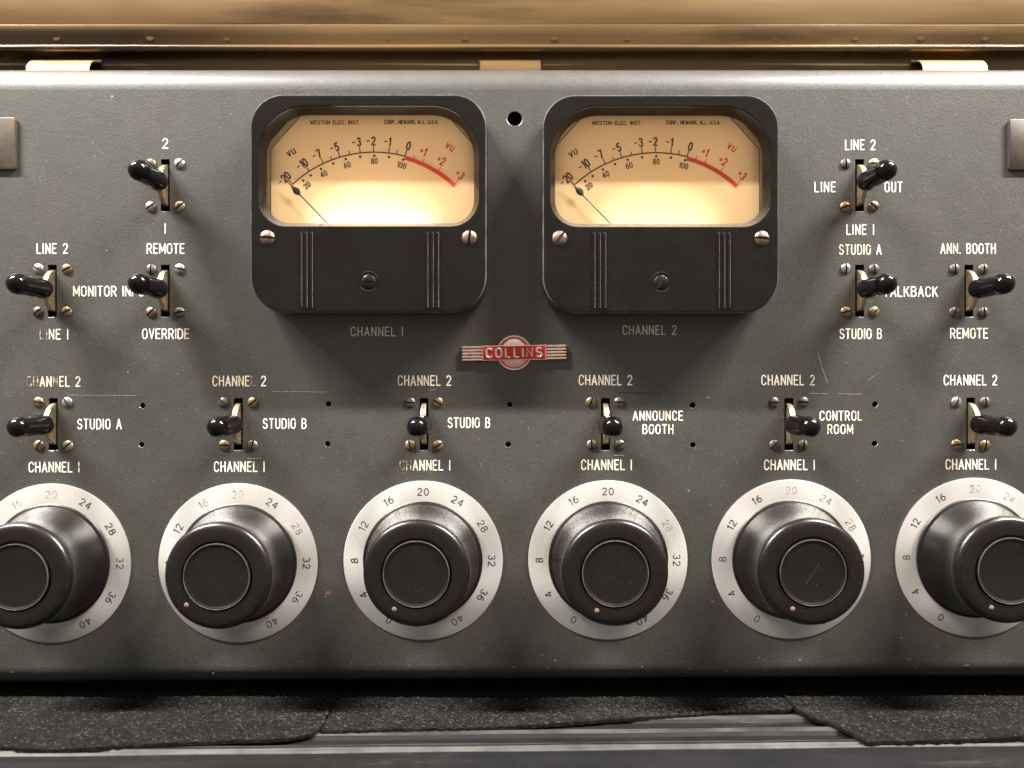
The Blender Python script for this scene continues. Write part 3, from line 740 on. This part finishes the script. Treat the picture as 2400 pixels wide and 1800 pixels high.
for i, (px, py, _) in enumerate(KN):
    x, y = U(px, py)
    mb = MB()
    mb.lathe([(0, 0.2), (186, 0.2), (186.4, 2.2), (185, 3.0), (60, 3.0), (0, 3.0)], seg=160)
    for v in range(0, 44, 4):
        a = 240-7.5*v
        mi = 2 if v in fade[i] else 1
        write(mb, str(v), 161*math.cos(R(a)), 161*math.sin(R(a)), 15.5, None, 1.9 if mi == 1 else 1.4, 3.15, .34, a-90, mi, xs=1.12)
    mb.build('scale_dial', [MAT['alu'], MAT['engrave'], MAT['engrave_faded']], con, L(x, y), smooth=30, fix=False)
    if kp is None:
        mb = MB(); mb.lathe(knob_prof, seg=160); ri = [(71.4+.95*math.cos(R(a)), 140.4+.95*math.sin(R(a))) for a in range(0, 361, 45)]; mb.lathe(ri, seg=120, mi=1); kp = mb.build('knob', [MAT['knob_black'], MAT['glint_and_wear']], con, smooth=28); k = kp  # pale ring painted for the light caught on the groove lip
        mb = MB(); mb.lathe([(5.6, -.6), (5, .6), (3, 1.3), (0, 1.5)], seg=18); pd = mb.build('pointer_dot', [MAT['pointer']], kp); pd.location = W(90, 0, 138)
    else: k = copy_tree(kp, con)
    if i == 4:
        mb = MB(); mb.stroke([(-14, -22), (0, -2), (14, 20)], .7, 138.75, 0); mb.stroke([(6, -30), (9, -24)], .6, 138.75, 0); sc_ = mb.build('cap_scratch', [MAT['glint_and_wear']], k, smooth=0); sc_.rotation_euler = (0, math.atan2(DOT[i][1], DOT[i][0]), 0)
    k.location = W(*L(x, y, 0.6)); k.rotation_euler = (0, -math.atan2(DOT[i][1], DOT[i][0]), 0)

# ---- VU meters
def rr_inside(x, y, hw, top, bot, rt, rb):
    if abs(x) > hw or y > top or y < bot: return False
    r = rt if y > 0.5*(top+bot) else rb
    cx = hw-r
    if abs(x) > cx:
        cy = top-r if y > 0.5*(top+bot) else bot+r
        if (y > cy and y > .5*(top+bot)) or (y < cy and y <= .5*(top+bot)):
            return (abs(x)-cx)**2+(y-cy)**2 <= r*r
    return True
def rr_loop(inset, hw, top, bot, rt, rb, n=240, oy=84):
    hw, top, bot, rt, rb = hw-inset, top-inset, bot+inset, max(2, rt-inset), max(2, rb-inset)
    pts = []
    for k in range(n):
        a = 2*math.pi*k/n; c, s_ = math.cos(a), math.sin(a)
        lo, hi = 0.0, 900.0
        for _ in range(40):
            m_ = (lo+hi)/2
            if rr_inside(c*m_, oy+s_*m_, hw, top, bot, rt, rb): lo = m_
            else: hi = m_
        pts.append((c*lo, oy+s_*lo))
    return pts
OUT = (266, 246, -246, 74, 82); WIN = (248, 219, -51, 110, 64)
msp = screw_mesh(17, 8).build('screw', [MAT['copper_screw'], MAT['black_inside']], None, smooth=30, fix=False)
def at(lp, h): return [(x, y, h) for (x, y) in lp]
def make_meter(px, py, gx, scr_rot, adj_rot, dial_dx, scr_m, edge_fill, back_fill):
    x, y = U(px, py, 80)
    mb = MB()
    loops = [at(rr_loop(0, *OUT), 0), at(rr_loop(0, *OUT), 62), at(rr_loop(0, *OUT), 72), at(rr_loop(.5, *OUT), 75), at(rr_loop(1.6, *OUT), 77.6), at(rr_loop(3.4, *OUT), 79.3), at(rr_loop(6, *OUT), 80), at(rr_loop(7, *OUT), 80),
             at(rr_loop(-3.4, *WIN), 80), at(rr_loop(-2.2, *WIN), 80), at(rr_loop(-.7, *WIN), 79.4), at(rr_loop(.4, *WIN), 78), at(rr_loop(1, *WIN), 76.5), at(rr_loop(10.4, *WIN), 57.5), at(rr_loop(11, *WIN), 56), at(rr_loop(12, *WIN), 53.5), at(rr_loop(12, *WIN), 51), at(rr_loop(-8, *WIN), 50), at(rr_loop(-9, *WIN), 2)]
    mb.loft(loops, 0, False)
    nn = len(loops[0])
    for k in range(nn*3, nn*5): mb.m[k] = 1         # outer edge highlight painted as a paler strip
    for g0 in gx:
        for d in (-12, 0, 12):      # moulded vertical ribs
            mb.tube([(g0+d, -66-3, 79.8), (g0+d, -66, 80), (g0+d, -234, 80), (g0+d, -237, 79.8)], [1.4, 3.2, 3.2, 1.4], 10, 0, hs=.9)
            mb.tube([(g0+d+2.2, -66, 81.9), (g0+d+2.2, -234, 81.9)], .85, 6, 1)  # pale lines colour in the rib highlights along with wear
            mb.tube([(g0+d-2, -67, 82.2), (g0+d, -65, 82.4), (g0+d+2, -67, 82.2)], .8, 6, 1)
    mb.lathe([(23.5, 79.9), (22.9, 80.9), (21.6, 80.9), (21.0, 79.9)], 1, -176, 48, 0)
    me = mb.build('vu_meter', [MAT['meter_black'], MAT['glint_and_wear']], con, L(x, y), smooth=24)
    # dial plate: paper with clipped corners, printed scale
    mb = MB(); DH = 20
    sh = [(-239, -78), (239, -78), (239, 139), (160, 226), (-160, 226), (-239, 139)]
    mb.face([mb.vert(p[0], p[1], DH) for p in sh], 0)
    eo = [mb.vert(p[0]*1.008, p[1]*1.008+.3, DH-1.2) for p in sh]; ei = [mb.vert(p[0]*.999, p[1]*.999, DH-.1) for p in sh]; mb.loop_bridge(eo, ei, 1)  # ink-coloured band painted as the shadow gap round the plate
    mb.face([mb.vert(a_, b_, DH-17) for a_, b_ in ((-256, -80), (256, -80), (256, 150), (186, 231), (-186, 231), (-256, 150))], 3)
    RC, yc = 277, -145; T = DH+.35
    def pol(r, th): return (r*math.sin(R(th)), yc+r*math.cos(R(th)))
    mb.stroke([pol(RC, a*.5) for a in range(-86, 31)], 3.0, T, 1)
    # red overload arc
    a0, a1 = 15.0, 43.0
    n = 40
    o_ = [mb.vert(*pol(RC+1.2, a0+(a1-a0)*k/n), T+.6) for k in range(n+1)]; i_ = [mb.vert(*pol(RC-8.6, a0+(a1-a0)*k/n), T+.6) for k in range(n+1)]
    for k in range(n): mb.face((i_[k], i_[k+1], o_[k+1], o_[k]), 2)
    for th, l, w in ((-43.0, 12, 2.4), (-32.9, 12, 2.4), (-25.1, 12, 2.4), (-20.7, 8, 2.2), (-16.7, 12, 2.4), (-11.8, 8, 2.2), (-6.7, 13, 2.4), (-.3, 13, 2.4), (7.0, 13, 2.4), (10.8, 10, 2.2), (15.0, 13, 2.6)):
        mb.stroke([pol(RC, th), pol(RC+l, th)], w, T, 1)
    for th, l in ((19.3, 7), (24.0, 9), (32.6, 9), (42.6, 10)): mb.stroke([pol(RC, th), pol(RC+l, th)], 2.2, T+.7, 2)
    for t, th, dth, r, hgt, mi in (('-20', -43.0, .2, 300, 18, 1), ('-10', -32.9, .2, 300, 18, 1), ('-7', -25.1, 0, 302, 18, 1), ('-5', -16.7, 0, 302, 18, 1), ('-3', -6.7, 0, 303, 18, 1), ('-2', -.3, 0, 303, 18, 1), ('-1', 7.0, 0, 303, 18, 1),
                              ('0', 15.3, 0, 302, 18, 1), ('+1', 23.2, 0, 301, 17, 2), ('+2', 32.0, 0, 301, 17, 2), ('+3', 42.4, 0, 300, 17, 2)):
        s_ = t.lstrip('-+'); rot = -th*1.0
        wd = text_width(s_, .22)*hgt*.72
        c = pol(r, th); write(mb, s_, c[0], c[1], hgt, None, 3.6, T, .26, rot, mi, xs=.72)
        if t[0] in '-+':
            off = wd/2+(8.5 if t[0] == '-' else 7.5); u = (math.cos(R(rot)), math.sin(R(rot)))
            write(mb, t[0], c[0]-u[0]*off, c[1]-u[1]*off, 15, None, 2.8, T, .2, rot, mi, xs=.8)
    for (dx, dy) in ((448, 664), (500, 628), (571, 583), (655, 545), (743, 515), (843, 498), (941, 491), (1043, 500), (1142, 518)):
        px_, py_ = (dx-940)*.3338, yc+(1296-dy)*.3338
        mb.face([mb.vert(px_+3*math.cos(k*math.pi/8), py_+3*math.sin(k*math.pi/8), T) for k in range(16)], 1)
    for t, dx, dy in (('20', 475, 697), ('40', 590, 618), ('60', 753, 555), ('80', 941, 528), ('100', 1132, 558)):
        px_, py_ = (dx-940)*.3338, yc+(1296-dy)*.3338
        write(mb, t, px_, py_, 12, None, 2.3, T, .3, -math.degrees(math.atan2(px_, py_-yc)), 1, xs=.82)
    for t, dx, dy, rot, mi in (('VU', 365, 470, 31, 1), ('VU', 1465, 432, -34, 2)):
        write(mb, t, (dx-940)*.3338, yc+(1296-dy)*.3338, 11.5, None, 3.0, T, .42, rot, mi, xs=1.05)
    write(mb, 'WESTON ELEC. INST.', (668-940)*.3338, yc+(1296-260)*.3338, 8, 116, 1.9, T, .26, 0, 1)
    write(mb, 'CORP., NEWARK, N.J., U.S.A.', (1198-940)*.3338, yc+(1296-257)*.3338, 8, 127, 1.9, T, .26, 0, 1)
    mb.build('dial_plate', [MAT['paper'], MAT['dial_ink'], MAT['dial_red'], MAT['cream']], me, (dial_dx, 0, 0), smooth=0, fix=False)
    # needle with its teardrop
    mb = MB(); th = -43.9; NH = 29
    prof = [(80, 1.9), (236, 1.6), (244, 1.9), (249, 5), (253, 7.4), (257, 7.8), (261, 6.8), (268, 3.2), (275, 1.4), (292, .7)]
    a = [mb.vert(*(lambda p, d: (p[0]-d*math.cos(R(th)), p[1]+d*math.sin(R(th))))(pol(r, th), w), NH) for r, w in prof]
    b = [mb.vert(*(lambda p, d: (p[0]+d*math.cos(R(th)), p[1]-d*math.sin(R(th))))(pol(r, th), w), NH) for r, w in prof]
    c = [mb.vert(*pol(r, th), NH+min(1.2, w*.6)) for r, w in prof]
    mb.loop_bridge(a, c, 0, False); mb.loop_bridge(c, b, 0, False); mb.loop_bridge(b, a, 0, False)
    mb.build('needle', [MAT['needle']], me, (dial_dx, 0, 0), smooth=0)
    mb = MB(); mb.face([mb.vert(x_, y_, 53) for (x_, y_) in rr_loop(11.6, *WIN, n=120)], 0)
    mb.build('glass', [MAT['glass']], me, smooth=0, fix=False)
    bl = bpy.data.lights.new('meter_fill', 'AREA'); bl.shape = 'RECTANGLE'; bl.size = 260*K; bl.size_y = 8*K; bl.energy = edge_fill; bl.color = (1.0, 0.96, 0.86)  # fill light added below the window to brighten the dial
    bo = bpy.data.objects.new('meter_fill', bl); scene.collection.objects.link(bo); bo.parent = me
    bo.location = W(0, -53, 43); bo.rotation_euler = Vector((0, 8*K, 62*K)).to_track_quat('-Z', 'Y').to_euler()
    gl_ = bpy.data.lights.new('dial_fill', 'AREA'); gl_.shape = 'RECTANGLE'; gl_.size = 452*K; gl_.size_y = 280*K; gl_.energy = back_fill; gl_.color = (1.0, 0.87, 0.68)  # fill light added behind the paper to lift the dial
    go = bpy.data.objects.new('dial_fill', gl_); scene.collection.objects.link(go); go.parent = me
    go.location = W(0, 74, 5.5); go.rotation_euler = Vector((0, -1, 0)).to_track_quat('-Z', 'Z').to_euler()
    for sx2, rot, mt in ((-227, scr_rot[0], scr_m[0]), (227, scr_rot[1], scr_m[1])):
        place_screw(msp, me, sx2, -77, 79.6, MAT[mt], rot)
    adj = screw_mesh(15.6, 3.2, 1.6, 2.6).build('zero_adjuster', [MAT['black_screw'], MAT['black_inside']], me, (1, -176, 79.6), smooth=30, fix=False)
    adj.rotation_euler = (0, -R(adj_rot), 0)
    return me
make_meter(863.2, 476.7, (-139, 144), (88, -5), 88, 3, ('copper_screw', 'copper_screw'), 0.018, 0.016)
make_meter(1548.8, 478, (-138, 141), (-38, 84), -32, 0, ('copper_screw', 'copper_screw'), 0.005, 0.0155)

# ---- badge
x, y = U(1205, 827, 6)
mb = MB()
for s_ in (-1, 1):
    mb.box(min(s_*72, s_*121), max(s_*72, s_*121), -17.5, 17.5, 0, 6, 1)
    for k in range(5):
        yy = -14.6+7.3*k
        mb.tube([(s_*72, yy, 6.6), (s_*119, yy, 6.6), (s_*121.5, yy, 5.4)], [2.7, 2.7, 2.2], 10, 0, hs=1.1)
ring = [(41.5, 0), (41.5, 5), (40.5, 6.6), (38.5, 6.8), (37, 5.6), (36.4, 4.2)]
mb.lathe(ring, 0, 0, 72, 0)
mb.lathe([(36.4, 4.2), (33.5, 4.2)], 0, 0, 72, 2)
mb.lathe([(33.5, 4.2), (32.5, 5.4), (28, 7.2), (20, 8.8), (10, 9.6), (0, 9.8)], 0, 0, 72, 0)
badge = mb.build('badge', [MAT['chrome'], MAT['badge_dark'], MAT['badge_red']], con, L(x, y), smooth=35)
badge.rotation_euler = (0, -R(1.0), 0)
mb = MB()
mb.box(-75, 75, -17.5, 17.5, .5, 10.2, 0, 1.0)
np_ = [(-73, -15.6), (73, -15.6), (73, 15.6), (-73, 15.6)]
mb.face([mb.vert(a, b, 10.35) for a, b in np_], 1)
nameplate = mb.build('nameplate', [MAT['chrome'], MAT['badge_red']], badge, smooth=0)
mb = MB(); write(mb, 'COLLINS', 0, 0, 20.5, 134, 4, 10.9, .40, 0, 0, tube=2.9)
mb.build('raised_letters', [MAT['chrome']], badge, smooth=50)

# ---- brass side plates
def side_plate(x0, x1, y0, y1):
    mb = MB(); r = 7
    def lp(i, h):
        pts = []
        for cx, cy, a in ((x1-r, y1-r, 0), (x0+r, y1-r, 90), (x0+r, y0+r, 180), (x1-r, y0+r, 270)):
            pts += [(cx+(r-i)*math.cos(R(a+t)), cy+(r-i)*math.sin(R(a+t)), h) for t in range(0, 91, 18)]
        return pts
    cx, cy = (x0+x1)/2, (y0+y1)/2
    mb.loft([[(p[0]-cx, p[1]-cy, p[2]) for p in lp(i, h)] for i, h in ((0, 0), (0, 4.6), (.5, 6), (1.6, 6.6))])
    return mb.build('latch_plate', [MAT['plate']], con, L(cx, cy, 0.1), smooth=40)
xa, ya = U(37, 275, 6); _, yb = U(37, 398, 6); side_plate(xa-200, xa, yb, ya)
xa, ya = U(2364, 279, 6); _, yb = U(2364, 399, 6); side_plate(xa, xa+200, yb, ya)
